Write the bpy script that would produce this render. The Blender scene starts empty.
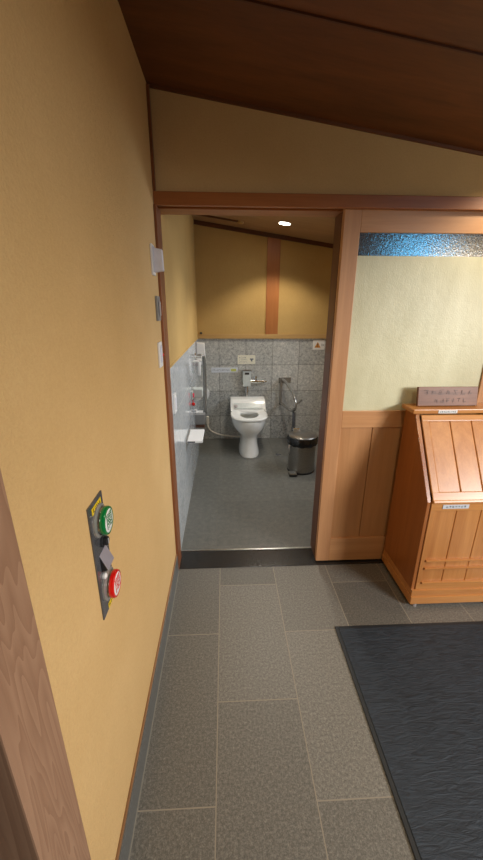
import bpy, bmesh, math, random
from mathutils import Vector, Matrix
random.seed(7)
sc = bpy.context.scene
COL = sc.collection
H = 1.5267                       # eye height
XL, D, D2 = -0.31, 1.87, 4.212   # left wall, door plane, rear wall of the washroom
XR, YR, XT = 2.1, -2.2, 1.75     # hall right wall, hall rear, washroom right wall
ZC, SL = 2.407, -0.143           # ceiling height at the left wall, its slope along x
DADO = 1.215
def zc(x): return ZC + SL * (x - XL)

# ------------------------------------------------------------------ materials
class N:
    def __init__(s, name):
        s.m = bpy.data.materials.new(name); s.m.use_nodes = True
        s.t = s.m.node_tree; s.b = s.t.nodes['Principled BSDF']
        s.co = s.t.nodes.new('ShaderNodeTexCoord').outputs['Object']
    def new(s, typ, **kw):
        n = s.t.nodes.new(typ)
        for k, v in kw.items(): setattr(n, k, v)
        return n
    def put(s, sock, v):
        if hasattr(v, 'is_output'): s.t.links.new(v, sock)
        elif v is not None: sock.default_value = v
    def math(s, op, a, b=None, c=None):
        n = s.new('ShaderNodeMath', operation=op)
        for i, v in enumerate((a, b, c)):
            if v is not None: s.put(n.inputs[i], v)
        return n.outputs[0]
    def scaled(s, sc_, rot=(0, 0, 0)):
        n = s.new('ShaderNodeMapping'); s.t.links.new(s.co, n.inputs[0])
        n.inputs['Scale'].default_value = sc_; n.inputs['Rotation'].default_value = rot
        return n.outputs[0]
    def noise(s, scale, detail=4, rough=.55, vec=None, dist=0):
        n = s.new('ShaderNodeTexNoise'); s.t.links.new(vec or s.co, n.inputs['Vector'])
        n.inputs['Scale'].default_value = scale; n.inputs['Detail'].default_value = detail
        n.inputs['Roughness'].default_value = rough; n.inputs['Distortion'].default_value = dist
        return n.outputs['Fac']
    def ramp(s, fac, stops):
        n = s.new('ShaderNodeValToRGB'); s.put(n.inputs[0], fac); e = n.color_ramp.elements
        while len(e) < len(stops): e.new(.5)
        for i, (p, c) in enumerate(stops): e[i].position = p; e[i].color = (*c, 1)
        return n.outputs[0]
    def mix(s, fac, a, b, blend='MIX'):
        n = s.new('ShaderNodeMix', data_type='RGBA', blend_type=blend)
        s.put(n.inputs[0], fac)
        for i, v in ((6, a), (7, b)):
            s.put(n.inputs[i], (*v, 1) if isinstance(v, tuple) and len(v) == 3 else v)
        return n.outputs[2]
    def bump(s, h, strength=.3, dist=.01):
        n = s.new('ShaderNodeBump'); s.put(n.inputs['Height'], h)
        n.inputs['Strength'].default_value = strength; n.inputs['Distance'].default_value = dist
        s.t.links.new(n.outputs[0], s.b.inputs['Normal'])
    def fin(s, col=None, rough=.5, metal=0, **kw):
        if col is not None: s.put(s.b.inputs['Base Color'], (*col, 1) if isinstance(col, tuple) and len(col) == 3 else col)
        s.put(s.b.inputs['Roughness'], rough); s.b.inputs['Metallic'].default_value = metal
        for k, v in kw.items(): s.put(s.b.inputs[k.replace('_', ' ')], v)
        return s.m

def srgb(*c): return tuple(((v / 255) / 12.92 if v / 255 <= .04045 else ((v / 255 + .055) / 1.055) ** 2.4) for v in c)
def plain(name, col, rough=.4, metal=0, var=.06, scale=40, bump=0, **kw):
    n = N(name); f = n.noise(scale, 3)
    c = n.ramp(f, [(.3, tuple(v * (1 - var) for v in col)), (.7, tuple(min(1, v * (1 + var)) for v in col))])
    if bump: n.bump(f, bump, .004)
    return n.fin(c, rough, metal, **kw)
def stucco(name, c1, c2):
    n = N(name); f = n.noise(2.2, 5, .6); g = n.noise(160, 4, .7); k = n.noise(38, 3, .6)
    c = n.ramp(f, [(.25, c1), (.75, c2)])
    c = n.mix(.25, c, n.ramp(g, [(.3, (.35, .35, .35)), (.7, (.62, .62, .62))]), 'OVERLAY')
    n.bump(n.math('ADD', g, n.math('MULTIPLY', k, .8)), .55, .005)
    return n.fin(c, .85)
def wood(name, c1, c2, axis='z', scale=1., rough=.35, coat=.0, rings=0):
    n = N(name); a = {'x': 0, 'y': 1, 'z': 2}[axis]
    s = [14 * scale] * 3; s[a] = 1.1 * scale
    v = n.scaled(tuple(s)); f = n.noise(1.6, 5, .6, v, .6)
    s2 = [90 * scale] * 3; s2[a] = 3 * scale
    g = n.noise(2, 3, .6, n.scaled(tuple(s2)))
    fac = n.math('ADD', n.math('MULTIPLY', f, .75), n.math('MULTIPLY', g, .25))
    if rings:
        s3 = [9.] * 3; s3[a] = 1.15
        w = n.noise(1.0, 2, .45, n.scaled(tuple(s3)), .8)
        w = n.math('FRACT', n.math('MULTIPLY', w, 16))
        fac = n.math('ADD', n.math('MULTIPLY', fac, .6), n.math('MULTIPLY', w, .28))
    c = n.ramp(fac, [(.3, c1), (.68, c2)])
    n.bump(g, .08, .003)
    return n.fin(c, rough, 0, Coat_Weight=coat, Coat_Roughness=.25)
def tiles(name, ua, va, u0, v0, pu, pv, off, gw, stops, grout, rough, fleck=220, coarse=60, bstr=.25, var=.1):
    n = N(name); sp = n.new('ShaderNodeSeparateXYZ'); n.t.links.new(n.co, sp.inputs[0])
    U = n.math('DIVIDE', n.math('SUBTRACT', sp.outputs[ua], u0), pu); iu = n.math('FLOOR', U)
    V = n.math('DIVIDE', n.math('SUBTRACT', sp.outputs[va], v0), pv)
    if off: V = n.math('ADD', V, n.math('MULTIPLY', n.math('FLOORED_MODULO', iu, 2), .5))
    iv = n.math('FLOOR', V)
    def edge(t, i, p): return n.math('MULTIPLY', n.math('SUBTRACT', .5, n.math('ABSOLUTE', n.math('SUBTRACT', n.math('SUBTRACT', t, i), .5))), p)
    e = n.math('MINIMUM', edge(U, iu, pu), edge(V, iv, pv))
    g = n.math('LESS_THAN', e, gw / 2)
    wn = n.new('ShaderNodeTexWhiteNoise', noise_dimensions='2D'); cb = n.new('ShaderNodeCombineXYZ')
    n.t.links.new(iu, cb.inputs[0]); n.t.links.new(iv, cb.inputs[1]); n.t.links.new(cb.outputs[0], wn.inputs['Vector'])
    fl = n.noise(fleck, 3, .7); co = n.noise(coarse, 4, .65)
    fac = n.math('ADD', n.math('ADD', n.math('MULTIPLY', fl, .5), n.math('MULTIPLY', co, .5)),
                 n.math('MULTIPLY', n.math('SUBTRACT', wn.outputs['Value'], .5), var))
    c = n.mix(g, n.ramp(fac, stops), grout)
    n.bump(n.math('SUBTRACT', n.math('MULTIPLY', fl, .5), n.math('MULTIPLY', g, .8)), bstr, .003)
    return n.fin(c, n.math('ADD', rough, n.math('MULTIPLY', g, .3)))

M = {}
M['stucco'] = stucco('ochre plaster', srgb(203, 168, 112), srgb(215, 181, 126))
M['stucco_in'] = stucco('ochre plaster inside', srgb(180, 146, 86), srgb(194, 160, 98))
M['ceil'] = wood('dark ceiling boards', srgb(90, 52, 24), srgb(124, 74, 36), 'x', .5, .55)
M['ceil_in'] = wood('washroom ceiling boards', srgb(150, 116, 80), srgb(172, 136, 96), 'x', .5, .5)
M['dark_trim'] = wood('dark trim wood', srgb(70, 38, 18), srgb(98, 54, 26), 'x', .6, .5)
M['darkest'] = wood('very dark boards', srgb(24, 14, 7), srgb(36, 22, 12), 'z', .6, .5)
M['lintel'] = wood('lintel wood', srgb(140, 82, 42), srgb(170, 106, 58), 'x', .8, .4)
M['jamb'] = wood('jamb wood', srgb(108, 62, 34), srgb(142, 86, 50), 'z', .8, .4)
M['post_dark'] = wood('dark door post', srgb(84, 48, 24), srgb(112, 66, 36), 'z', .8, .4)
M['door_v'] = wood('door wood upright', srgb(186, 134, 92), srgb(208, 158, 114), 'z', .9, .4)
M['door_h'] = wood('door wood level', srgb(186, 132, 86), srgb(210, 158, 110), 'x', .9, .4)
M['door_panel'] = wood('door board', srgb(182, 130, 84), srgb(200, 148, 100), 'z', .8, .45)
M['post'] = wood('post wood', srgb(142, 108, 84), srgb(164, 130, 104), 'z', 1.0, .6, 0, 1)
M['base_wood'] = wood('skirting wood', srgb(124, 88, 56), srgb(156, 116, 78), 'y', 1, .45)
M['inner_trim'] = wood('dado cap wood', srgb(166, 130, 78), srgb(190, 154, 98), 'x', .8, .45)
M['inner_post'] = wood('inner post wood', srgb(146, 88, 44), srgb(176, 112, 58), 'z', .8, .45)
M['cab_v'] = wood('cabinet wood upright', srgb(176, 112, 56), srgb(206, 144, 82), 'z', .9, .38, .25)
M['cab_h'] = wood('cabinet wood level', srgb(178, 112, 54), srgb(208, 146, 80), 'x', .9, .38, .25)
M['cab_side'] = wood('cabinet wood side', srgb(146, 84, 34), srgb(174, 106, 50), 'z', .7, .3, .4)
M['plaque'] = wood('brown plaque wood', srgb(92, 56, 38), srgb(146, 100, 74), 'x', 1., .5, .05)
M['carve'] = plain('carved letters', srgb(92, 58, 42), .5)
M['floor'] = tiles('hall floor tiles', 0, 1, -.046, 1.0375, .3305, .653, True, .0038,
                   [(.32, srgb(76, 75, 71)), (.5, srgb(107, 105, 99)), (.70, srgb(152, 149, 141))], srgb(150, 142, 128), .42, 240, 105, .35)
M['floor_in'] = tiles('washroom floor tiles', 0, 1, -.075, 3.26, .30, .60, False, .004,
                      [(.3, srgb(80, 81, 78)), (.5, srgb(99, 99, 94)), (.72, srgb(124, 123, 116))], srgb(108, 107, 100), .34, 120, 26, .2)
GR = [(.34, srgb(112, 114, 114)), (.46, srgb(160, 162, 160)), (.56, srgb(182, 183, 180)), (.68, srgb(216, 215, 208))]
GL = [(.34, srgb(160, 164, 168)), (.5, srgb(188, 194, 198)), (.68, srgb(214, 218, 220))]
M['granite_b'] = tiles('granite tiles rear', 0, 2, -.07, -.016, .312, .31, False, .005, GR, srgb(108, 108, 102), .3, 70, 34, .08, .12)
M['granite_l'] = tiles('polished granite tiles side', 1, 2, 4.2, -.016, .62, .31, False, .003, GL, srgb(140, 142, 142), .07, 70, 34, .02, .1)
M['stone'] = plain('grey stone skirting', srgb(96, 97, 95), .4, 0, .25, 120)
M['black_stone'] = plain('black threshold stone', srgb(38, 38, 38), .25, 0, .3, 160, .1)
M['dark_rubber'] = plain('black rubber', (.012, .013, .015), .6)
M['chrome'] = plain('chrome', (.72, .72, .72), .12, 1)
M['steel'] = plain('brushed steel', (.5, .49, .46), .28, 1, .08, 90)
M['reflect_steel'] = plain('steel with bluish reflection', (.42, .44, .54), .25, .5)  # bluish reflection on the hood plate put into the base colour
M['bright_steel'] = plain('bright steel', (.82, .83, .84), .2, .3)
M['bin_steel'] = plain('dark brushed steel', (.30, .29, .27), .3, .9, .1, 90)
M['steel_dark'] = plain('polished plate steel', (.14, .145, .16), .2, .5, .25, 14)
M['rail_steel'] = plain('satin rail steel', (.34, .34, .33), .25, .7)
M['white'] = plain('white ceramic', (.80, .81, .79), .12, 0, .02)
M['white_p'] = plain('white plastic', (.78, .78, .78), .35, 0, .02)
M['unit_grey'] = plain('pale grey plastic', (.52, .56, .55), .3)
M['water'] = plain('bowl inside', (.36, .38, .36), .1)
M['shaded_white'] = plain('white plastic in cool shade', (.68, .68, .76), .4)  # cool shade on the wall box cover put into the colour; rockers share it
M['grey_p'] = plain('grey plastic', (.34, .31, .31), .4)
M['box_grey'] = plain('mid grey plastic', (.24, .24, .24), .4)
M['red'] = plain('red plastic', srgb(214, 22, 18), .2, 0, .04, 40, 0, Coat_Weight=.6)
M['green'] = plain('green plastic', srgb(0, 118, 58), .2, 0, .04, 40, 0, Coat_Weight=.6)
M['clear'] = plain('clear plastic collar', (.40, .39, .37), .12, .5)
M['pink'] = plain('pink red plastic', srgb(226, 62, 84), .35)
M['yellow'] = plain('yellow sticker', srgb(232, 200, 30), .4)
M['ink'] = plain('black ink', (.02, .02, .02), .5)
M['ink_soft'] = plain('grey blue ink', (.14, .16, .19), .5)
M['paper'] = plain('white paper', (.74, .74, .72), .6)
M['paper_cream'] = plain('cream paper', (.70, .68, .56), .6)
M['paper_blue'] = plain('pale blue label', (.62, .66, .72), .4)
M['lime'] = plain('lime patch', srgb(186, 190, 96), .5)
M['orange'] = plain('amber ink', srgb(196, 130, 40), .5)
M['bead'] = plain('pale grout bead', srgb(140, 136, 126), .6)
M['cord'] = plain('cream cord', (.74, .69, .60), .5)
M['bag'] = plain('black bin bag', (.008, .008, .009), .22, 0, .2, 60, .4)

n = N('dark ribbed mat'); v = n.scaled((10, 46, 10), (0, 0, -.35)); w = n.noise(1.4, 3, .6, v, 1.2)
f2 = n.noise(320, 2)
n.bump(n.math('ADD', w, n.math('MULTIPLY', f2, .25)), .7, .006)
M['mat'] = n.fin(n.ramp(w, [(.3, srgb(26, 35, 45)), (.7, srgb(46, 57, 69))]), .6)
M['mat_edge'] = plain('mat rubber border', srgb(30, 36, 42), .5)
n = N('hammered dark glass'); n.bump(n.math('ADD', n.noise(190, 2, .5), n.noise(90, 2)), .19, .003)
M['glass'] = n.fin(n.ramp(n.noise(150, 3, .7), [(.38, (.02, .025, .03)), (.66, (.14, .15, .15))]), .16, 0, IOR=2.2)
n = N('frosted cream glass'); a = n.noise(3.5, 4, .6, n.scaled((2, 1, .8))); b = n.noise(130, 3, .6)
n.bump(n.math('ADD', b, n.noise(30, 3)), .25, .004)
M['cream'] = n.fin(n.ramp(a, [(.3, srgb(206, 202, 166)), (.7, srgb(222, 219, 186))]), .42, 0, Specular_IOR_Level=.5)
n = N('lamp lens'); M['lens'] = n.fin((.9, .9, .85), .4, 0, Emission_Color=(1, .93, .80, 1), Emission_Strength=22)

# ------------------------------------------------------------------ geometry helpers
class G:
    """gathers shapes (world coordinates) for ONE mesh object"""
    def __init__(s): s.bm = bmesh.new()
    def _merge(s, o, xf=None):
        if xf is not None: bmesh.ops.transform(o, matrix=xf, verts=o.verts)
        me = bpy.data.meshes.new('t'); o.to_mesh(me); o.free(); s.bm.from_mesh(me); bpy.data.meshes.remove(me); return s
    def box(s, x0, x1, y0, y1, z0, z1, bev=0, xf=None, seg=2):
        o = bmesh.new(); bmesh.ops.create_cube(o, size=1)
        for v in o.verts: v.co = Vector(((x0 + x1) / 2 + v.co.x * (x1 - x0), (y0 + y1) / 2 + v.co.y * (y1 - y0), (z0 + z1) / 2 + v.co.z * (z1 - z0)))
        if bev: bmesh.ops.bevel(o, geom=o.edges[:], offset=bev, segments=seg, profile=.6, affect='EDGES')
        return s._merge(o, xf)
    def prism(s, pts, lo, hi, axis='x', bev=0):
        """polygon extruded along axis; pts are the two other coordinates in xyz order"""
        o = bmesh.new()
        def mk(p, t): return {'x': (t, p[0], p[1]), 'y': (p[0], t, p[1]), 'z': (p[0], p[1], t)}[axis]
        A = [o.verts.new(mk(p, lo)) for p in pts]; B = [o.verts.new(mk(p, hi)) for p in pts]
        o.faces.new(A); o.faces.new(B[::-1]); k = len(pts)
        for i in range(k): o.faces.new((A[i], B[i], B[(i + 1) % k], A[(i + 1) % k]))
        bmesh.ops.recalc_face_normals(o, faces=o.faces)
        if bev: bmesh.ops.bevel(o, geom=o.edges[:], offset=bev, segments=2, profile=.6, affect='EDGES')
        return s._merge(o)
    def loft(s, rings, cap0=True, cap1=True, closed=False):
        o = bmesh.new(); R = [[o.verts.new(p) for p in r] for r in rings]; k = len(R[0])
        pairs = list(zip(R, R[1:])) + ([(R[-1], R[0])] if closed else [])
        for a, b in pairs:
            for i in range(k): o.faces.new((a[i], a[(i + 1) % k], b[(i + 1) % k], b[i]))
        if not closed:
            if cap0: o.faces.new(R[0][::-1])
            if cap1: o.faces.new(R[-1])
        bmesh.ops.recalc_face_normals(o, faces=o.faces)
        for f in o.faces: f.smooth = True
        return s._merge(o)
    def lathe(s, c, prof, axis=(0, 0, 1), k=40, cap0=True, cap1=True):
        ax = Vector(axis).normalized(); q = ax.to_track_quat('Z', 'Y'); c = Vector(c)
        rings = [[c + q @ Vector((r * math.cos(2 * math.pi * i / k), r * math.sin(2 * math.pi * i / k), h)) for i in range(k)] for r, h in prof]
        return s.loft(rings, cap0, cap1)
    def tube(s, pts, r, k=12, smooth=0):
        P = [Vector(p) for p in pts]
        for _ in range(smooth):
            Q = [P[0]]
            for a, b in zip(P, P[1:]): Q += [a * .75 + b * .25, a * .25 + b * .75]
            P = Q + [P[-1]]
        rings = []; up = None
        for i, p in enumerate(P):
            t = (P[min(i + 1, len(P) - 1)] - P[max(i - 1, 0)]).normalized()
            if up is None: up = t.orthogonal().normalized()
            up = (up - t * up.dot(t)).normalized(); sd = t.cross(up)
            rings.append([p + (up * math.cos(2 * math.pi * j / k) + sd * math.sin(2 * math.pi * j / k)) * r for j in range(k)])
        return s.loft(rings)
    def obj(s, name, mat, parent=None, smooth=True):
        me = bpy.data.meshes.new(name); root = parent
        while root is not None and root.parent is not None: root = root.parent
        if root is not None: bmesh.ops.translate(s.bm, vec=-root.location, verts=s.bm.verts)
        s.bm.to_mesh(me); s.bm.free(); me.materials.append(M[mat])
        o = bpy.data.objects.new(name, me); COL.objects.link(o); o.parent = parent
        if smooth:
            fl_ = [p.use_smooth for p in me.polygons]; me.set_sharp_from_angle(angle=math.radians(35))
            me.polygons.foreach_set('use_smooth', fl_)
        return o
def thing(name, label, cat, loc, group=None):
    o = bpy.data.objects.new(name, None); COL.objects.link(o); o.location = loc
    o.empty_display_size = .05; o['label'] = label; o['category'] = cat
    if group: o['group'] = group
    return o
def tag(o, label, cat, group=None):
    o['label'] = label; o['category'] = cat
    if group: o['group'] = group
    return o
def struct(g, name, mat, parent=None):
    o = g.obj(name, mat, parent)
    if parent is None: o['kind'] = 'structure'
    return o
def child(parent, name, mat, fn, label=None):
    g = G(); fn(g); o = g.obj(name, mat, parent)
    if label: o['label'] = label
    return o
def script_marks(g, n, o, u, v, w, h, nrm, seed, lw=.10):
    """a line of n small brush-like characters, each of a few strokes; o corner, u along, v up, flat marks"""
    rnd = random.Random(seed); o, u, v, nrm = map(Vector, (o, u, v, nrm)); cw = w / n
    def stroke(a, b, t):
        d = (b - a); L = d.length
        if L < 1e-6: return
        d /= L; p = nrm.cross(d) * t / 2; o_ = bmesh.new(); e = nrm * .0006
        q = [a - p, b - p, b + p, a + p]
        A = [o_.verts.new(x) for x in q]; B = [o_.verts.new(x + e) for x in q]
        o_.faces.new(B); o_.faces.new(A[::-1])
        for i in range(4): o_.faces.new((A[i], A[(i + 1) % 4], B[(i + 1) % 4], B[i]))
        g._merge(o_)
    for i in range(n):
        base = o + u * cw * (i + .12); W = cw * .76
        for k in range(rnd.choice((3, 4, 4, 5))):
            if k % 2 == 0:
                y = h * rnd.choice((.1, .35, .6, .9)); a = base + v * y + u * W * rnd.uniform(0, .25); b = base + v * (y + h * rnd.uniform(-.05, .1)) + u * W * rnd.uniform(.7, 1)
            else:
                x = W * rnd.uniform(.2, .8); a = base + u * x + v * h * rnd.uniform(.6, 1); b = base + u * (x + W * rnd.uniform(-.3, .2)) + v * h * rnd.uniform(0, .3)
            stroke(a, b, h * lw)
def glyph(parent, name, text, mat, size, xf):
    cu = bpy.data.curves.new(name, 'FONT'); cu.body = text; cu.size = size; cu.align_x = 'CENTER'; cu.align_y = 'CENTER'; cu.extrude = .0004
    t = bpy.data.objects.new('tmp', cu); COL.objects.link(t)
    me = bpy.data.meshes.new_from_object(t.evaluated_get(bpy.context.evaluated_depsgraph_get()))
    bpy.data.objects.remove(t); bpy.data.curves.remove(cu)
    root = parent
    while root.parent: root = root.parent
    me.transform(Matrix.Translation(-root.location) @ xf); me.materials.clear(); me.materials.append(M[mat]); me.name = name
    o = bpy.data.objects.new(name, me); COL.objects.link(o); o.parent = parent
    return o

# ------------------------------------------------------------------ the setting
struct(G().box(XL - .4, XR, YR, 1.843, -.08, 0), 'floor', 'floor')
struct(G().box(XL, XT, 2.02, D2, -.08, 0), 'floor_washroom', 'floor_in')
struct(G().box(XL, XR, 1.843, 2.008, -.08, .004, .002), 'trim_1', 'black_stone')       # stone threshold
struct(G().box(XL, XR, 2.008, 2.02, -.08, .008, .002), 'trim_2', 'steel')              # metal strip on its inner edge
struct(G().prism([(XL - .5, zc(XL - .5)), (XR + .1, zc(XR + .1)), (XR + .1, zc(XR + .1) + .06), (XL - .5, zc(XL - .5) + .06)], YR - .1, 1.94, 'y'), 'ceiling', 'ceil')
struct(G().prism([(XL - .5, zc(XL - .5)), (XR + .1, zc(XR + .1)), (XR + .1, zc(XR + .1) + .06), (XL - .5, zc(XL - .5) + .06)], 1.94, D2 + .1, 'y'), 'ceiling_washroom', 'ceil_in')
struct(G().prism([(XL, zc(XL) - .006), (XR, zc(XR) - .006), (XR, zc(XR) + .01), (XL, zc(XL) + .01)], 1.329, 1.336, 'y'), 'trim_3', 'dark_trim')   # board joint
struct(G().box(XL - .1, XL, .445, 1.87, 0, ZC), 'wall_left', 'stucco')
struct(G().box(XL - .1, XL, 1.87, 1.999, 0, ZC).box(XL - .1, XL, 2.0, D2, DADO, ZC), 'wall_left_washroom', 'stucco_in')
struct(G().box(XL - .1, XL, 2.0, D2, 0, DADO), 'wall_left_tiles', 'granite_l')
g = G().prism([(XL, 2.02), (XR, 2.02), (XR, zc(XR)), (XL, zc(XL))], 1.862, 2.02, 'y')
g.box(.60, XR, 1.925, 2.02, 0, 2.02)
struct(g, 'wall_back', 'stucco')
struct(G().prism([(XL - .1, DADO), (XT + .1, DADO), (XT + .1, zc(XT + .1)), (XL - .1, zc(XL - .1))], D2, D2 + .1, 'y'), 'wall_back_washroom', 'stucco_in')
struct(G().box(XL - .1, XT + .1, D2, D2 + .1, 0, DADO), 'wall_back_tiles', 'granite_b')
struct(G().box(XT, XT + .1, 2.02, D2, 0, zc(XT)), 'wall_right_washroom', 'stucco_in')
g = G().box(XR, XR + .1, YR, -1.4, 0, zc(XR)).box(XR, XR + .1, .9, 2.02, 0, zc(XR)).box(XR, XR + .1, -1.4, .9, 1.75, zc(XR))   # entrance opening in the right wall
struct(g, 'wall_right', 'stucco')
struct(G().prism([(XL - .4, 0), (XR, 0), (XR, zc(XR)), (XL - .4, zc(XL - .4))], YR - .1, YR, 'y'), 'wall_rear', 'stucco')
# lintel with a sliding track groove, jambs, posts
g = G().box(XL, XR, 1.838, 1.8625, 1.968, 2.022, .003).box(XL, XR, 1.8625, 1.918, 2.0, 2.0205).box(XL, XR, 1.918, 2.03, 1.972, 2.0205, .002)
struct(g, 'trim_4', 'lintel')
struct(G().box(XL, XL + .012, 1.838, 1.862, 2.022, ZC - .01, .001).box(XL, XL + .012, 1.825, 1.95, .005, 1.968, .002), 'trim_5', 'jamb')
struct(G().box(.565, .64, 1.920, 2.035, .006, 1.972, .002), 'trim_6', 'post_dark')
struct(G().box(XL - .1, XL + .006, .335, .455, 0, ZC, .003), 'trim_7', 'post')         # timber post at near left
struct(G().box(XL - .2, XL - .08, YR, .335, 0, ZC), 'door_1', 'darkest')            # dark boarding past the post
# cornices
def cornice(y0, y1, x0, x1, hgt): return G().prism([(x0, zc(x0) - hgt), (x1, zc(x1) - hgt), (x1, zc(x1)), (x0, zc(x0))], y0, y1, 'y')
struct(cornice(1.852, 1.862, XL + .012, XR, .012), 'trim_8', 'ceil')
struct(cornice(D2 - .02, D2, XL, XT, .04), 'trim_9', 'dark_trim')
struct(G().box(XL, XT, D2 - .018, D2, DADO, DADO + .05, .002), 'trim_10', 'inner_trim')
struct(G().box(XL, XL + .003, 2.0, D2 - .018, DADO, DADO + .012, .001), 'trim_11', 'stucco_in')
struct(G().prism([(.463, DADO + .05), (.603, DADO + .05), (.603, zc(.603) - .04), (.463, zc(.463) - .04)], D2 - .012, D2, 'y'), 'trim_12', 'inner_post')
struct(G().box(XL, XL + .010, .455, 1.822, .0, .116, .002), 'baseboard_left', 'stone')
struct(G().box(XL, XL + .007, .455, 1.822, .116, .130, .002), 'trim_13', 'base_wood')
struct(G().prism([(XL, zc(XL) - .012), (.14, zc(.14) - .012), (.14, zc(.14)), (XL, zc(XL))], 3.90, 3.93, 'y'), 'trim_14', 'dark_trim')

struct(G().box(XL + .010, XL + .0135, .455, 1.822, 0, .003), 'trim_15', 'bead')
# ------------------------------------------------------------------ sliding door (stands open, in front of the wall)
dr = thing('door_2', 'wooden sliding door with frosted cream glass, slid open to the right of the doorway', 'door', (1.02, 1.886, .004))
dr['kind'] = 'structure'
X0, X1, Y0, Y1 = .562, 1.475, 1.868, 1.904
child(dr, 'stile', 'door_v', lambda g: g.box(X0, .643, Y0, Y1, .012, 1.995, .003))
child(dr, 'stile', 'door_v', lambda g: g.box(1.392, X1, Y0, Y1, .012, 1.995, .003))
for a, b in ((1.876, 1.995), (.903, 1.0), (.012, .176)):
    child(dr, 'rail', 'door_h', lambda g: g.box(.643, 1.392, Y0 + .001, Y1 - .001, a, b, .003))
child(dr, 'top_pane', 'glass', lambda g: g.box(.64, 1.395, Y0 + .012, Y0 + .018, 1.775, 1.878), 'dark hammered glass strip')
child(dr, 'frosted_pane', 'cream', lambda g: g.box(.64, 1.395, Y0 + .010, Y0 + .016, .995, 1.777), 'cream frosted glass pane')
for a, b in ((.643, .826), (.829, 1.01), (1.013, 1.2), (1.203, 1.392)):
    child(dr, 'board', 'door_panel', lambda g: g.box(a, b, Y0 + .013, Y0 + .025, .17, .91, .003))

# ------------------------------------------------------------------ floor mat
mt = thing('floor_mat', 'dark blue grey ribbed entrance mat lying on the grey tiles', 'mat', (1.0, .8, 0))
def matbody(g): g.box(.556, 1.50, -.2, 1.362, 0.001, .008, .002)
child(mt, 'mat_surface', 'mat', matbody)
def edge(g):
    for b in ((.54, .557, -.216, 1.378), (1.499, 1.516, -.216, 1.378), (.557, 1.499, 1.361, 1.378), (.557, 1.499, -.216, -.199)):
        g.box(*b, 0.001, .006, .002)
child(mt, 'border', 'mat_edge', edge)

# ------------------------------------------------------------------ slant-front cabinet
cb = thing('wooden_cabinet', 'honey brown wooden slant front cabinet standing against the sliding door', 'cabinet', (1.217, 1.68, 0))
CX0, CX1 = .985, 1.449
prof = [(1.85, .03), (1.507, .03), (1.507, .632), (1.745, 1.02), (1.85, 1.02)]
for a in (CX0, CX1 - .02):
    child(cb, 'side_panel', 'cab_side', lambda g: g.prism(prof, a, a + .02, 'x', .002))
child(cb, 'back_panel', 'cab_v', lambda g: g.box(CX0 + .02, CX1 - .02, 1.836, 1.85, .03, 1.02))
child(cb, 'top', 'cab_h', lambda g: g.box(CX0 - .018, CX1 + .018, 1.732, 1.862, 1.02, 1.043, .004))
# slanted flap in its own tilted frame
A = Vector((0, 1.507, .632)); B = Vector((0, 1.745, 1.02)); sl = (B - A).normalized(); nrm = Vector((0, -sl.z, sl.y)); Ls = (B - A).length
XF = Matrix(((1, 0, 0, 0), (0, sl.y, nrm.y, A.y - .012 * nrm.y), (0, sl.z, nrm.z, A.z - .012 * nrm.z), (0, 0, 0, 1)))      # local x, along slope, out
fl = child(cb, 'flap', 'cab_v', lambda g: g.box(1.012, 1.422, .012, Ls - .016, .0, .003, .001, XF))
for a, b in ((.006, .05), (Ls - .045, Ls - .012)):
    child(fl, 'flap_rail', 'cab_h', lambda g: g.box(1.009, 1.425, a, b, 0, .022, .004, XF))
for a, b in ((1.009, 1.047), (1.387, 1.425)):
    child(fl, 'flap_stile', 'cab_v', lambda g: g.box(a, b, .008, Ls - .014, 0, .0215, .004, XF))
xs = [1.046, 1.16, 1.274, 1.388]
for a, b in zip(xs, xs[1:]):
    child(fl, 'plank', 'cab_v', lambda g: g.box(a + .0015, b - .0015, .045, Ls - .04, .002, .014, .004, XF))
child(fl, 'flap_lip', 'cab_h', lambda g: g.box(1.009, 1.425, -.006, .010, .0, .026, .004, XF))
fr = child(cb, 'front_panel', 'cab_v', lambda g: g.box(1.007, 1.427, 1.5125, 1.522, .107, .63))
for a, b in ((.586, .632), (.105, .150)):
    child(fr, 'frame_rail', 'cab_h', lambda g: g.box(1.005, 1.429, 1.501, 1.52, a, b, .002))
for a, b in ((1.005, 1.03), (1.404, 1.429)):
    child(fr, 'frame_stile', 'cab_v', lambda g: g.box(a, b, 1.5015, 1.52, .15, .586, .002))
xs = [1.03, 1.143, 1.27, 1.404]
for a, b in zip(xs, xs[1:]):
    child(fr, 'plank', 'cab_v', lambda g: g.box(a + .0015, b - .0015, 1.507, 1.52, .148, .588, .003))
for z in (.152, .244, .292):
    child(cb, 'moulding', 'cab_h', lambda g: g.box(1.03, 1.404, 1.493, 1.508, z - .005, z + .005, .003))
child(cb, 'plinth', 'cab_h', lambda g: (g.box(CX0 - .004, CX1 + .004, 1.487, 1.856, .02, .068, .005), g.box(CX0 - .001, CX1 + .001, 1.494, 1.853, .066, .106, .003)))
for x in (1.0, 1.40):
    for y in (1.505, 1.82):
        child(cb, 'foot', 'grey_p', lambda g: g.lathe((x + .014, y, 0), [(.014, 0), (.014, .02)], k=16))
st = child(cb, 'sticker', 'paper_blue', lambda g: g.box(1.062, 1.194, 1.4985, 1.5005, .600, .622), 'white sticker with dark lettering on the front rail')
child(st, 'lettering', 'ink_soft', lambda g: script_marks(g, 7, (1.076, 1.4984, .606), (1, 0, 0), (0, 0, 1), .106, .010, (0, -1, 0), 3, .16))
st = child(cb, 'sticker', 'paper', lambda g: g.box(1.098, 1.198, 1.7305, 1.7318, 1.0225, 1.0395), 'narrow white sticker on the top edge')
child(st, 'lettering', 'ink_soft', lambda g: script_marks(g, 9, (1.104, 1.7304, 1.027), (1, 0, 0), (0, 0, 1), .088, .007, (0, -1, 0), 5, .18))

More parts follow.
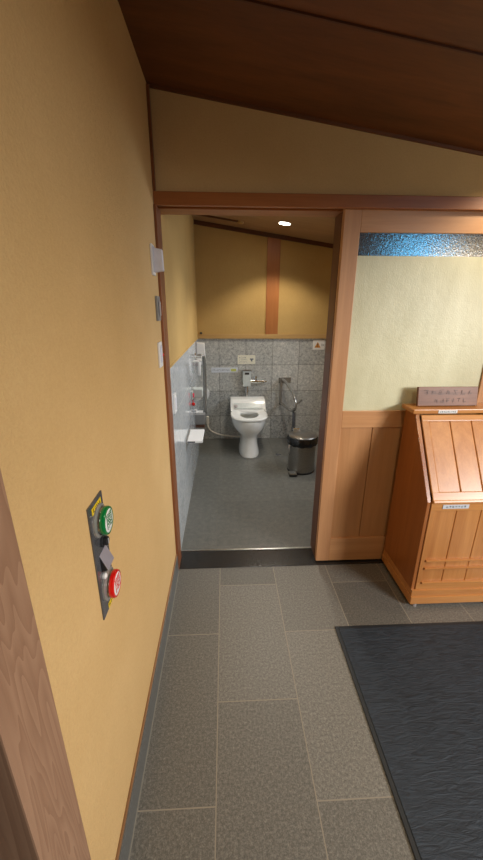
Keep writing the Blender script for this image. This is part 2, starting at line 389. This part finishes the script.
# carved plaque standing on the cabinet
pq = thing('wooden_plaque', 'glossy dark brown carved wooden sign standing on top of the cabinet', 'sign', (1.17, 1.80, 1.043))
TL = Matrix.Translation((1.177, 1.79, 1.0435)) @ Matrix.Rotation(math.radians(-10), 4, 'X')
child(pq, 'board', 'plaque', lambda g: g.box(-.162, .162, 0, .018, 0.0032, .104, .002, TL))
def carved(g):
    h = G(); script_marks(h, 7, (-.14, -.0006, .062), (1, 0, 0), (0, 0, 1), .28, .026, (0, -1, 0), 11, .10)
    script_marks(h, 6, (-.075, -.0006, .020), (1, 0, 0), (0, 0, 1), .18, .024, (0, -1, 0), 12, .10)
    g._merge(h.bm, TL)
child(pq, 'carved_lettering', 'carve', carved)

# ------------------------------------------------------------------ call button panel on the left wall
cp = thing('button_panel', 'steel wall plate with green and red push buttons on the left plaster wall', 'switch', (XL, .755, .945))
child(cp, 'plate', 'steel_dark', lambda g: g.box(XL, XL + .004, .704, .796, .796, 1.108, .001))
RX = Matrix(((0, 0, 1, 0), (1, 0, 0, 0), (0, 1, 0, 0), (0, 0, 0, 1)))       # text plane -> faces +x
def pushbutton(z, mcol, ch, mtxt):
    y = .756
    b = child(cp, 'push_button', mcol, lambda g: g.lathe((XL, y, z), [(.028, .015), (.0335, .0155), (.035, .0175), (.035, .0245), (.033, .0275), (.029, .0285), (.028, .025)], (1, 0, 0), 48), None)
    child(b, 'collar', 'clear', lambda g: g.lathe((XL, y, z), [(.042, .004), (.041, .008), (.036, .010), (.031, .0105), (.0295, .018)], (1, 0, 0), 40))
    child(b, 'button_face', 'white_p', lambda g: g.lathe((XL, y, z), [(.0285, .024), (.0285, .0272), (.026, .0282)], (1, 0, 0), 40))
    glyph(b, 'button_character', ch, mtxt, .042, Matrix.Translation((XL + .0285, y, z)) @ RX)
    return b
pushbutton(1.048, 'green', '開', 'green')['label'] = 'green push button'
pushbutton(.862, 'red', '閉', 'red')['label'] = 'red push button'
ky = child(cp, 'key_switch', 'dark_rubber', lambda g: g.lathe((XL, .757, .990), [(.016, .004), (.015, .008), (.011, .009), (.011, .018), (.009, .019)], (1, 0, 0), 28))
child(ky, 'key_slot', 'bright_steel', lambda g: g.box(XL + .0185, XL + .0205, .7555, .7585, .983, .997))
hd = child(cp, 'hood', 'dark_rubber', lambda g: g.prism([(XL + .004, .964), (XL + .004, .920), (XL + .020, .926)], .728, .772, 'y', .001))
child(hd, 'hood_plate', 'reflect_steel', lambda g: g.prism([(XL + .004, .966), (XL + .0045, .968), (XL + .0215, .927), (XL + .0205, .925)], .727, .773, 'y'))
child(cp, 'indicator_lamp', 'white_p', lambda g: g.lathe((XL, .736, .903), [(.008, .004), (.008, .009), (.004, .012)], (1, 0, 0), 20))
s1 = child(cp, 'sticker', 'yellow', lambda g: g.box(XL + .004, XL + .0047, .722, .782, 1.080, 1.0975), 'yellow warning sticker')
child(s1, 'lettering', 'ink', lambda g: script_marks(g, 5, (XL + .0047, .726, 1.083), (0, 1, 0), (0, 0, 1), .052, .011, (1, 0, 0), 21, .14))
s2 = child(cp, 'sticker', 'yellow', lambda g: g.box(XL + .004, XL + .0047, .740, .786, .798, .812), 'yellow warning sticker')
child(s2, 'lettering', 'ink', lambda g: script_marks(g, 4, (XL + .0047, .743, .801), (0, 1, 0), (0, 0, 1), .040, .008, (1, 0, 0), 22, .14))

# ------------------------------------------------------------------ three small plates beside the doorway
w1 = thing('wall_box', 'white box jutting out high on the left wall beside the doorway', 'box', (XL, 1.715, 1.73))
child(w1, 'mounting_plate', 'white_p', lambda g: g.box(XL, XL + .008, 1.676, 1.735, 1.668, 1.790, .002))
child(w1, 'cover', 'shaded_white', lambda g: g.prism([(XL + .008, 1.680), (XL + .048, 1.686), (XL + .046, 1.770), (XL + .016, 1.775), (XL + .008, 1.786)], 1.69, 1.725, 'y', .003))
w2 = thing('light_switch', 'narrow grey switch plate in the middle of three fittings beside the doorway', 'switch', (XL, 1.735, 1.53))
child(w2, 'switch_plate', 'box_grey', lambda g: g.box(XL, XL + .012, 1.71, 1.775, 1.478, 1.585, .003))
child(w2, 'rocker', 'grey_p', lambda g: g.box(XL + .014, XL + .018, 1.72, 1.755, 1.50, 1.562, .002))
w3 = thing('light_switch', 'white switch plate with a red lamp, lowest of three fittings beside the doorway', 'switch', (XL, 1.735, 1.325))
child(w3, 'switch_plate', 'white_p', lambda g: g.box(XL, XL + .009, 1.69, 1.765, 1.268, 1.384, .003))
child(w3, 'rocker', 'shaded_white', lambda g: g.box(XL + .009, XL + .012, 1.71, 1.75, 1.29, 1.368, .002))
child(w3, 'indicator_lamp', 'red', lambda g: g.lathe((XL, 1.756, 1.322), [(.007, .009), (.007, .015), (.004, .017)], (1, 0, 0), 16), 'red indicator lamp')

# ------------------------------------------------------------------ washroom: toilet
CXT = .258
def egg(z, yf, yb, hw, p=2.4, k=56):
    yc = yb - (yb - yf) * .42; out = []
    for i in range(k):
        a = 2 * math.pi * i / k; c, s_ = math.cos(a), math.sin(a)
        e = 2 / p
        x = hw * math.copysign(abs(c) ** e, c); r = (yb - yc) if s_ > 0 else (yc - yf)
        pw = e if s_ < 0 else .6 * e
        out.append((CXT + x, yc + r * math.copysign(abs(s_) ** pw, s_), z))
    return out
tl = thing('toilet', 'white floor standing toilet with washlet seat against the granite wall', 'toilet', (CXT, 3.9, 0))
def bowl(g):
    g.loft([egg(*a) for a in ((0, 3.56, 4.0, .112), (.012, 3.555, 4.0, .113), (.05, 3.575, 4.0, .106), (.12, 3.60, 4.0, .094), (.19, 3.612, 4.02, .092), (.235, 3.605, 4.05, .112),
        (.275, 3.585, 4.1, .158), (.31, 3.572, 4.14, .182), (.35, 3.565, 4.17, .193), (.385, 3.562, 4.18, .196), (.404, 3.564, 4.18, .196), (.408, 3.575, 4.17, .175),
        (.404, 3.62, 3.96, .13), (.37, 3.63, 3.95, .125), (.30, 3.66, 3.93, .10), (.24, 3.70, 3.90, .07))])
child(tl, 'bowl', 'white', bowl)
child(tl, 'water', 'water', lambda g: g.loft([egg(.268, 3.69, 3.905, .082), egg(.272, 3.69, 3.905, .083)]))
def seat(g):
    o = lambda z, d: egg(z, 3.563 + d, 4.02, .204 - d, 2.6); i = lambda z, d: egg(z, 3.64 - d, 3.885, .102 + d, 2.0)
    g.loft([o(.411, .004), o(.416, 0), o(.428, 0), o(.436, .008), i(.436, .02), i(.432, 0), i(.414, 0), i(.411, .004)], closed=True)
child(tl, 'seat', 'white', seat)
un = child(tl, 'washlet_unit', 'white', lambda g: g.prism([(3.955, .411), (3.945, .436), (4.02, .515), (4.06, .538), (4.185, .545), (4.185, .411)], CXT - .203, CXT + .203, 'x', .012))
child(un, 'front_panel', 'unit_grey', lambda g: g.prism([(3.950, .452), (3.948, .456), (4.0, .508), (4.004, .504)], CXT - .165, CXT + .165, 'x', .001), 'pale grey front strip')
child(un, 'sensor_window', 'grey_p', lambda g: g.lathe((CXT - .14, 3.968, .478), [(.020, 0), (.020, .006), (.014, .008)], (0, -.7, .7), 24))
child(tl, 'side_arm', 'white', lambda g: g.box(CXT - .2025, CXT - .185, 3.88, 4.0, .430, .452, .006))
child(tl, 'side_arm', 'white', lambda g: g.box(CXT + .185, CXT + .2025, 3.88, 4.0, .430, .452, .006))

# flush valve on the wall
fv = thing('flush_valve', 'chrome automatic flush valve on the granite wall above the toilet', 'valve', (.25, D2, .72))
child(fv, 'sensor_box', 'unit_grey', lambda g: g.box(.203, .297, D2 - .085, D2, .672, .858, .005), 'grey sensor housing')
child(fv, 'cap', 'chrome', lambda g: g.box(.196, .304, D2 - .094, D2, .858, .872, .003))
child(fv, 'sensor_window', 'ink', lambda g: g.box(.226, .276, D2 - .087, D2 - .084, .814, .838, .001))
child(fv, 'flush_pipe', 'chrome', lambda g: g.tube([(.252, D2 - .045, .674), (.252, D2 - .045, .552)], .014).lathe((.252, D2 - .045, .60), [(.022, 0), (.022, .03)], k=24))
vb = child(fv, 'valve_body', 'chrome', lambda g: g.lathe((.297, D2 - .05, .728), [(.018, 0), (.018, .03), (.026, .034), (.026, .075), (.017, .08), (.014, .13), (.020, .132), (.020, .16), (.010, .164), (.010, .188)], (1, 0, 0), 28))
child(vb, 'knob', 'chrome', lambda g: g.lathe((.353, D2 - .05, .75), [(.012, 0), (.012, .02), (.02, .024), (.018, .04)], k=20))
child(vb, 'wall_flange', 'chrome', lambda g: g.lathe((.353, D2, .728), [(.03, 0), (.028, .008), (.014, .012), (.014, .04)], (0, -1, 0), 24))
child(fv, 'side_screw', 'chrome', lambda g: g.lathe((.203, D2 - .04, .69), [(.012, 0), (.012, .015), (.007, .02)], (-1, 0, 0), 16))

# signs on the rear wall
s = thing('wall_sign', 'long thin white notice with a lime patch on the granite wall left of the toilet', 'sign', (-.01, D2, .856))
child(s, 'panel', 'paper_blue', lambda g: g.box(-.165, .147, D2 - .003, D2, .826, .886, .001))
child(s, 'lettering', 'ink_soft', lambda g: script_marks(g, 13, (-.15, D2 - .003, .846), (1, 0, 0), (0, 0, 1), .20, .020, (0, -1, 0), 31, .12))
child(s, 'emblem', 'lime', lambda g: g.box(.066, .128, D2 - .0042, D2 - .003, .842, .870, .0005), 'lime green patch')
s = thing('wall_sign', 'cream rectangular notice with diagrams on the granite wall above the flush valve', 'sign', (.245, D2, .977))
child(s, 'panel', 'paper_cream', lambda g: g.box(.146, .352, D2 - .003, D2, .925, 1.028, .001))
def lets(g):
    script_marks(g, 6, (.16, D2 - .003, .992), (1, 0, 0), (0, 0, 1), .085, .016, (0, -1, 0), 41, .12)
    script_marks(g, 7, (.16, D2 - .003, .968), (1, 0, 0), (0, 0, 1), .10, .014, (0, -1, 0), 42, .12)
    script_marks(g, 7, (.16, D2 - .003, .944), (1, 0, 0), (0, 0, 1), .10, .014, (0, -1, 0), 43, .12)
child(s, 'lettering', 'ink_soft', lets)
child(s, 'pictogram', 'ink_soft', lambda g: g.box(.288, .33, D2 - .0036, D2 - .003, .975, .99).box(.30, .318, D2 - .0036, D2 - .003, .955, .978))
s = thing('wall_sign', 'white warning notice with an amber triangle at the right of the granite wall', 'sign', (1.09, D2, 1.15))
child(s, 'panel', 'paper', lambda g: g.box(1.02, 1.158, D2 - .003, D2, 1.088, 1.2, .001))
tr = child(s, 'triangle', 'orange', lambda g: g.prism([(1.04, 1.112), (1.112, 1.112), (1.076, 1.178)], D2 - .004, D2 - .003, 'y'), 'amber warning triangle')
child(tr, 'mark', 'ink', lambda g: g.box(1.071, 1.081, D2 - .0046, D2 - .004, 1.134, 1.158).box(1.071, 1.081, D2 - .0046, D2 - .004, 1.119, 1.127))
child(s, 'lettering', 'ink_soft', lambda g: script_marks(g, 2, (1.118, D2 - .003, 1.13), (1, 0, 0), (0, 0, 1), .036, .03, (0, -1, 0), 51, .1))
s = thing('wall_sign', 'white notice beside the amber triangle notice, half hidden by the door post', 'sign', (1.24, D2, 1.15))
child(s, 'panel', 'paper', lambda g: g.box(1.172, 1.31, D2 - .003, D2, 1.088, 1.2, .001))
def ringm(g):
    k = 28; R_ = lambda r, y: [(1.235 + r * math.cos(2 * math.pi * i / k), y, 1.145 + r * math.sin(2 * math.pi * i / k)) for i in range(k)]
    g.loft([R_(.036, D2 - .003), R_(.036, D2 - .004), R_(.026, D2 - .004), R_(.026, D2 - .003)], closed=True)
child(s, 'ring_mark', 'ink_soft', ringm)

# folding grab rail at the right of the toilet
gr = thing('folding_grab_rail', 'steel hinged grab rail folding down from the rear wall right of the toilet', 'grab rail', (.70, D2, .60))
child(gr, 'wall_bracket', 'rail_steel', lambda g: g.box(.645, .675, D2 - .05, D2, .44, .765, .004).box(.635, .78, D2 - .012, D2, .70, .765, .003))
def rail(g): g.tube([(.665, D2 - .03, .748), (.69, D2 - .10, .748), (.71, 3.9, .715), (.715, 3.70, .69), (.72, 3.62, .67), (.722, 3.56, .62), (.722, 3.56, .56), (.715, 3.62, .515), (.70, 3.72, .50), (.685, 4.0, .47), (.665, D2 - .03, .465)], .0165, 14, 2)
child(gr, 'rail', 'rail_steel', rail)
child(gr, 'lever', 'rail_steel', lambda g: g.tube([(.722, 3.57, .60), (.75, 3.56, .615), (.785, 3.56, .65)], .010, 10, 1))
sl_ = child(gr, 'support_leg', 'steel_dark', lambda g: g.tube([(.722, 3.62, .50), (.722, 3.62, .012)], .017, 14))
child(sl_, 'rubber_tip', 'dark_rubber', lambda g: g.lathe((.722, 3.62, 0), [(.022, 0), (.021, .02)], k=20))

# pedal bin
BX, BY, BR = .748, 3.262, .132
bn = thing('pedal_bin', 'round steel pedal bin with black bag by the door post', 'bin', (BX, BY, 0))
child(bn, 'body', 'bin_steel', lambda g: g.lathe((BX, BY, 0), [(BR, .014), (BR, .30), (BR + .002, .35)], k=48))
child(bn, 'base_ring', 'dark_rubber', lambda g: g.lathe((BX, BY, 0), [(BR - .003, 0), (BR + .003, .004), (BR + .003, .018), (BR, .02)], k=48))
def bag(g):
    rings = []
    for r, z, am in ((BR + .003, .283, .003), (BR + .012, .292, .004), (BR + .015, .345, .004), (BR + .008, .362, .002)):
        rings.append([(BX + (r + am * math.sin(i * 1.7 + z * 60)) * math.cos(2 * math.pi * i / 64), BY + (r + am * math.sin(i * 1.7 + z * 60)) * math.sin(2 * math.pi * i / 64), z + am * math.cos(i * .9) * (1 if z < .29 else .3)) for i in range(64)])
    g.loft(rings)
child(bn, 'bin_bag', 'bag', bag)
ld = child(bn, 'lid', 'bin_steel', lambda g: g.lathe((BX, BY, 0), [(BR + .004, .363), (BR + .005, .372), (BR - .004, .379), (BR * .6, .386), (.002, .389)], k=48))
child(ld, 'hinge', 'chrome', lambda g: g.box(BX - .075, BX - .01, BY + BR - .03, BY + BR + .016, .372, .405, .006))
pd = child(bn, 'pedal', 'steel', lambda g: g.box(BX - .14, BX - .07, BY - BR - .035, BY - BR + .04, .020, .034, .006))
child(pd, 'rubber_pad', 'dark_rubber', lambda g: g.box(BX - .143, BX - .067, BY - BR - .039, BY - BR + .03, .006, .0205, .004))
child(bn, 'side_handle', 'chrome', lambda g: g.tube([(BX - BR + .004, BY - .05, .285), (BX - BR - .008, BY - .055, .27), (BX - BR - .008, BY - .055, .20), (BX - BR + .004, BY - .05, .185)], .006, 8, 1))

# floor cleaning cover
dn = thing('floor_drain', 'small square drain cover in the washroom floor by the bin', 'drain', (.578, 3.66, 0))
child(dn, 'cover', 'floor_in', lambda g: g.box(.528, .628, 3.61, 3.71, 0.0005, .003, .001))
child(dn, 'grate', 'steel_dark', lambda g: g.lathe((.578, 3.66, 0), [(.03, .003), (.029, .0045)], k=24))

# ------------------------------------------------------------------ washroom: left wall fittings
d1 = thing('wall_dispenser', 'white rectangular dispenser box high on the tiled left wall by the corner', 'dispenser', (XL, 3.96, 1.08))
child(d1, 'housing', 'white_p', lambda g: g.prism([(XL, .965), (XL + .098, .955), (XL + .085, 1.185), (XL, 1.195)], 3.93, 4.03, 'y', .005))
child(d1, 'back_plate', 'grey_p', lambda g: g.box(XL, XL + .008, 3.92, 4.04, .952, 1.2, .002))
gb = thing('grab_bar', 'chrome curved vertical grab bar on the tiled left wall', 'grab rail', (XL, 3.9, .75))
child(gb, 'bar', 'rail_steel', lambda g: g.tube([(XL, 3.8, 1.065), (XL + .07, 3.8, 1.075), (XL + .085, 3.83, 1.05), (XL + .085, 3.88, .95), (XL + .085, 3.9, .8), (XL + .082, 3.9, .45), (XL + .06, 3.9, .38), (XL, 3.9, .375)], .020, 14, 2))
for z, y in ((1.065, 3.8), (.375, 3.9)):
    child(gb, 'wall_flange', 'chrome', lambda g: g.lathe((XL, y, z), [(.038, 0), (.036, .006), (.02, .012)], (1, 0, 0), 28))
ts = thing('chrome_shelf', 'small chrome shelf at the top of the tiled left wall fittings', 'shelf', (XL, 3.52, 1.06))
child(ts, 'shelf_plate', 'bright_steel', lambda g: g.box(XL, XL + .085, 3.46, 3.60, 1.052, 1.058, .002))
child(ts, 'guard_rail', 'bright_steel', lambda g: g.tube([(XL, 3.465, 1.09), (XL + .08, 3.465, 1.09), (XL + .08, 3.595, 1.09), (XL, 3.595, 1.09)], .005, 8).tube([(XL + .08, 3.465, 1.056), (XL + .08, 3.465, 1.09)], .004, 8))
ph = thing('wall_dispenser', 'pale grey paper roll holder on the tiled left wall', 'paper holder', (XL, 3.33, .78))
child(ph, 'cover', 'unit_grey', lambda g: g.box(XL + .006, XL + .094, 3.28, 3.40, .745, .826, .006))
child(ph, 'back_plate', 'chrome', lambda g: g.box(XL, XL + .006, 3.25, 3.41, .735, .845, .001))
child(ph, 'paper_roll', 'paper', lambda g: g.lathe((XL + .045, 3.29, .748), [(.034, 0), (.036, .004), (.036, .096), (.034, .10)], (0, 1, 0), 32))
eb = thing('emergency_cord', 'pink red emergency pull cord hanging on the tiled left wall', 'cord', (XL, 3.2, .76))
child(eb, 'button_box', 'unit_grey', lambda g: g.box(XL, XL + .014, 3.16, 3.22, .755, .83, .004))
child(eb, 'push_button', 'pink', lambda g: g.lathe((XL, 3.19, .79), [(.022, .014), (.022, .022), (.016, .026)], (1, 0, 0), 24))
child(eb, 'pull_cord', 'pink', lambda g: g.tube([(XL + .010, 3.19, .756), (XL + .013, 3.19, .72)], .004, 8))
child(eb, 'pull_ball', 'red', lambda g: g.lathe((XL + .015, 3.19, .69), [(.003, 0), (.014, .008), (.017, .017), (.014, .027), (.003, .034)], k=18))
cs = thing('chrome_shelf', 'thin chrome shelf bar below the paper holder on the tiled left wall', 'shelf', (XL, 3.37, .582))
child(cs, 'shelf_plate', 'bright_steel', lambda g: g.box(XL, XL + .088, 3.34, 3.42, .578, .586, .002))
child(cs, 'shelf_bracket', 'bright_steel', lambda g: g.box(XL, XL + .03, 3.36, 3.40, .586, .604, .003))
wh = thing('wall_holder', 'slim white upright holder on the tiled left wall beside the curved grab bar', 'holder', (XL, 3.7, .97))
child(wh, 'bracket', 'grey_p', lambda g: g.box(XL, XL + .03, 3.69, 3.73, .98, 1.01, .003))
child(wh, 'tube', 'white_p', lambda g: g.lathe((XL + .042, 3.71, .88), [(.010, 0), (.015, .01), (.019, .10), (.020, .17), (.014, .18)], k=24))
gx = thing('wall_box', 'small grey box with dark base low on the tiled left wall', 'box', (XL, 3.5, .45))
child(gx, 'housing', 'box_grey', lambda g: g.box(XL, XL + .098, 3.50, 3.60, .41, .515, .006))
child(gx, 'base_tray', 'carve', lambda g: g.box(XL, XL + .092, 3.505, 3.595, .376, .41, .004))
ws = thing('folding_shelf', 'white fold down shelf board low on the tiled left wall', 'shelf', (XL, 2.74, .56))
child(ws, 'shelf_board', 'white_p', lambda g: g.box(XL + .006, XL + .128, 2.60, 2.89, .548, .566, .005))
child(ws, 'hinge_strip', 'steel', lambda g: g.box(XL, XL + .012, 2.61, 2.88, .535, .572, .002))
child(ws, 'latch', 'steel_dark', lambda g: g.box(XL + .012, XL + .07, 2.596, 2.606, .552, .563, .001))
sw = thing('light_switch', 'small white switch plate low on the tiled wall just inside the doorway', 'switch', (XL, 2.12, 1.0))
child(sw, 'switch_plate', 'white_p', lambda g: g.box(XL, XL + .01, 2.075, 2.145, .935, 1.05, .002))
child(sw, 'rocker', 'shaded_white', lambda g: g.box(XL + .01, XL + .013, 2.09, 2.13, .955, 1.03, .001))
hs = thing('hanging_handset', 'white narrow handset hanging on the granite wall at the left corner', 'handset', (-.218, D2, .57))
child(hs, 'handle', 'white_p', lambda g: g.prism([(-.235, .635), (-.212, .64), (-.192, .60), (-.196, .555), (-.215, .515), (-.232, .53), (-.224, .58)], D2 - .03, D2 - .006, 'y', .004))
child(hs, 'hook', 'grey_p', lambda g: g.box(-.226, -.206, D2 - .012, D2, .60, .625, .002))
oc = thing('outlet_cord', 'cream water hose looping from a wall outlet in the corner to the toilet', 'hose', (-.225, D2, .29))
child(oc, 'outlet', 'cord', lambda g: g.box(-.240, -.206, D2 - .03, D2, .20, .295, .006))
child(oc, 'hose', 'cord', lambda g: g.tube([(-.222, D2 - .02, .202), (-.218, D2 - .03, .16), (-.18, D2 - .04, .11), (-.09, D2 - .05, .070), (.05, D2 - .07, .055), (.15, D2 - .10, .058), (.20, D2 - .14, .07)], .009, 8, 2))
hk = thing('coat_hook', 'tiny black peg on the wooden ledge in the corner above the tiles', 'hook', (-.27, D2 - .018, DADO + .06))
child(hk, 'peg', 'ink', lambda g: g.lathe((-.27, D2 - .012, DADO + .05), [(.012, 0), (.016, .008), (.012, .02), (.004, .024)], k=16))

# ceiling fittings in the washroom
LX, LY = .56, 3.69; LZ = zc(LX); dn_ = Vector((SL, 0, -1)).normalized()
cl = thing('ceiling_downlight', 'round recessed downlight glowing in the washroom ceiling', 'ceiling light', (LX, LY, LZ))
child(cl, 'trim_ring', 'white_p', lambda g: g.loft([[Vector((LX, LY, LZ)) + (dn_.to_track_quat('Z', 'Y') @ Vector((r * math.cos(a * math.pi / 20), r * math.sin(a * math.pi / 20), h))) for a in range(40)] for r, h in ((.062, 0), (.062, .004), (.056, .006), (.050, .003))], True, False))
child(cl, 'lens', 'lens', lambda g: g.lathe((LX, LY, LZ), [(.0495, .0005), (.0495, .005), (.03, .008)], dn_, 32))
dt = thing('ceiling_sensor', 'small cream ceiling sensor left of the downlight', 'sensor', (.155, 3.92, zc(.155)))
child(dt, 'base', 'inner_trim', lambda g: g.lathe((.165, 3.92, zc(.165)), [(.03, 0), (.03, .012), (.02, .02), (.008, .022)], dn_, 24))

# ------------------------------------------------------------------ light
def spot(name, loc, target, power, size, blend, col, rad=.04):
    l = bpy.data.lights.new(name, 'SPOT'); l.energy = power; l.spot_size = math.radians(size); l.spot_blend = blend; l.color = col; l.shadow_soft_size = rad
    o = bpy.data.objects.new(name, l); COL.objects.link(o); o.location = loc; o.rotation_euler = (Vector(target) - Vector(loc)).to_track_quat('-Z', 'Y').to_euler(); return o
def area(name, loc, target, power, sx, sy, col, spread=180):
    l = bpy.data.lights.new(name, 'AREA'); l.energy = power; l.shape = 'RECTANGLE'; l.size = sx; l.size_y = sy; l.spread = math.radians(spread); l.color = col
    o = bpy.data.objects.new(name, l); COL.objects.link(o); o.location = loc; o.rotation_euler = (Vector(target) - Vector(loc)).to_track_quat('-Z', 'Y').to_euler(); return o
WARM = (1, .84, .60)
spot('washroom_downlight', (LX, LY, LZ - .03), (LX - .02, LY - .1, 0), 36, 118, .45, (1, .90, .74))
spot('washroom_downlight', (.45, 2.75, zc(.45) - .03), (.4, 2.75, 0), 38, 120, .8, (1, .94, .84))
area('washroom_cool_fill', (1.7, 3.0, 1.5), (-.31, 3.0, .7), 14, .8, .6, (.84, .92, 1.0), 120)  # unseen cool area light, added to brighten the tiled left wall
spot('hall_downlight', (1.42, 1.60, zc(1.42) - .03), (1.42, 1.60, 0), 13, 156, .5, WARM)
p_ = bpy.data.lights.new('hall_warm_fill', 'POINT'); p_.energy = 7; p_.color = (1, .78, .48); p_.shadow_soft_size = .15  # added warm fill out of view, lifts the header wall and ceiling
o_ = bpy.data.objects.new('hall_warm_fill', p_); COL.objects.link(o_); o_.location = (1.75, .85, 1.8)
spot('hall_downlight', (.75, .3, zc(.75) - .03), (.42, 1.0, 0), 30, 116, 1, WARM)
area('daylight', (3.0, -.75, 1.80), (-.1, .9, .55), 108, 1.0, .5, (1, .98, .96), 180)
area('glass_glow_fill', (1.88, .02, 2.06), (.95, 1.88, 1.80), 1.3, .30, .24, (.10, .56, 1.0), 90)  # unseen blue area light, added to put a glow on the glass strip
wd = bpy.data.worlds.new('world'); sc.world = wd; wd.use_nodes = True
wd.node_tree.nodes['Background'].inputs[0].default_value = (.9, .8, .65, 1); wd.node_tree.nodes['Background'].inputs[1].default_value = .015

# ------------------------------------------------------------------ camera
yaw, pitch, roll, fpx = .0458, .3243, .0032, 357.2
cy, sy, cp_, sp = math.cos(yaw), math.sin(yaw), math.cos(pitch), math.sin(pitch)
f = Vector((sy * cp_, cy * cp_, -sp)); r = Vector((cy, -sy, 0)); u = r.cross(f)
r2 = r * math.cos(roll) + u * math.sin(roll); u2 = u * math.cos(roll) - r * math.sin(roll)
cam = bpy.data.cameras.new('camera'); co = bpy.data.objects.new('camera', cam); COL.objects.link(co)
co.matrix_world = Matrix(((r2.x, u2.x, -f.x, 0), (r2.y, u2.y, -f.y, 0), (r2.z, u2.z, -f.z, H), (0, 0, 0, 1)))
cam.sensor_fit = 'VERTICAL'; cam.sensor_height = 24; cam.lens = fpx * 24 / 860; cam.clip_start = .02
sc.camera = co
sc.view_settings.view_transform = 'Standard'; sc.view_settings.look = 'None'; sc.view_settings.exposure = 0
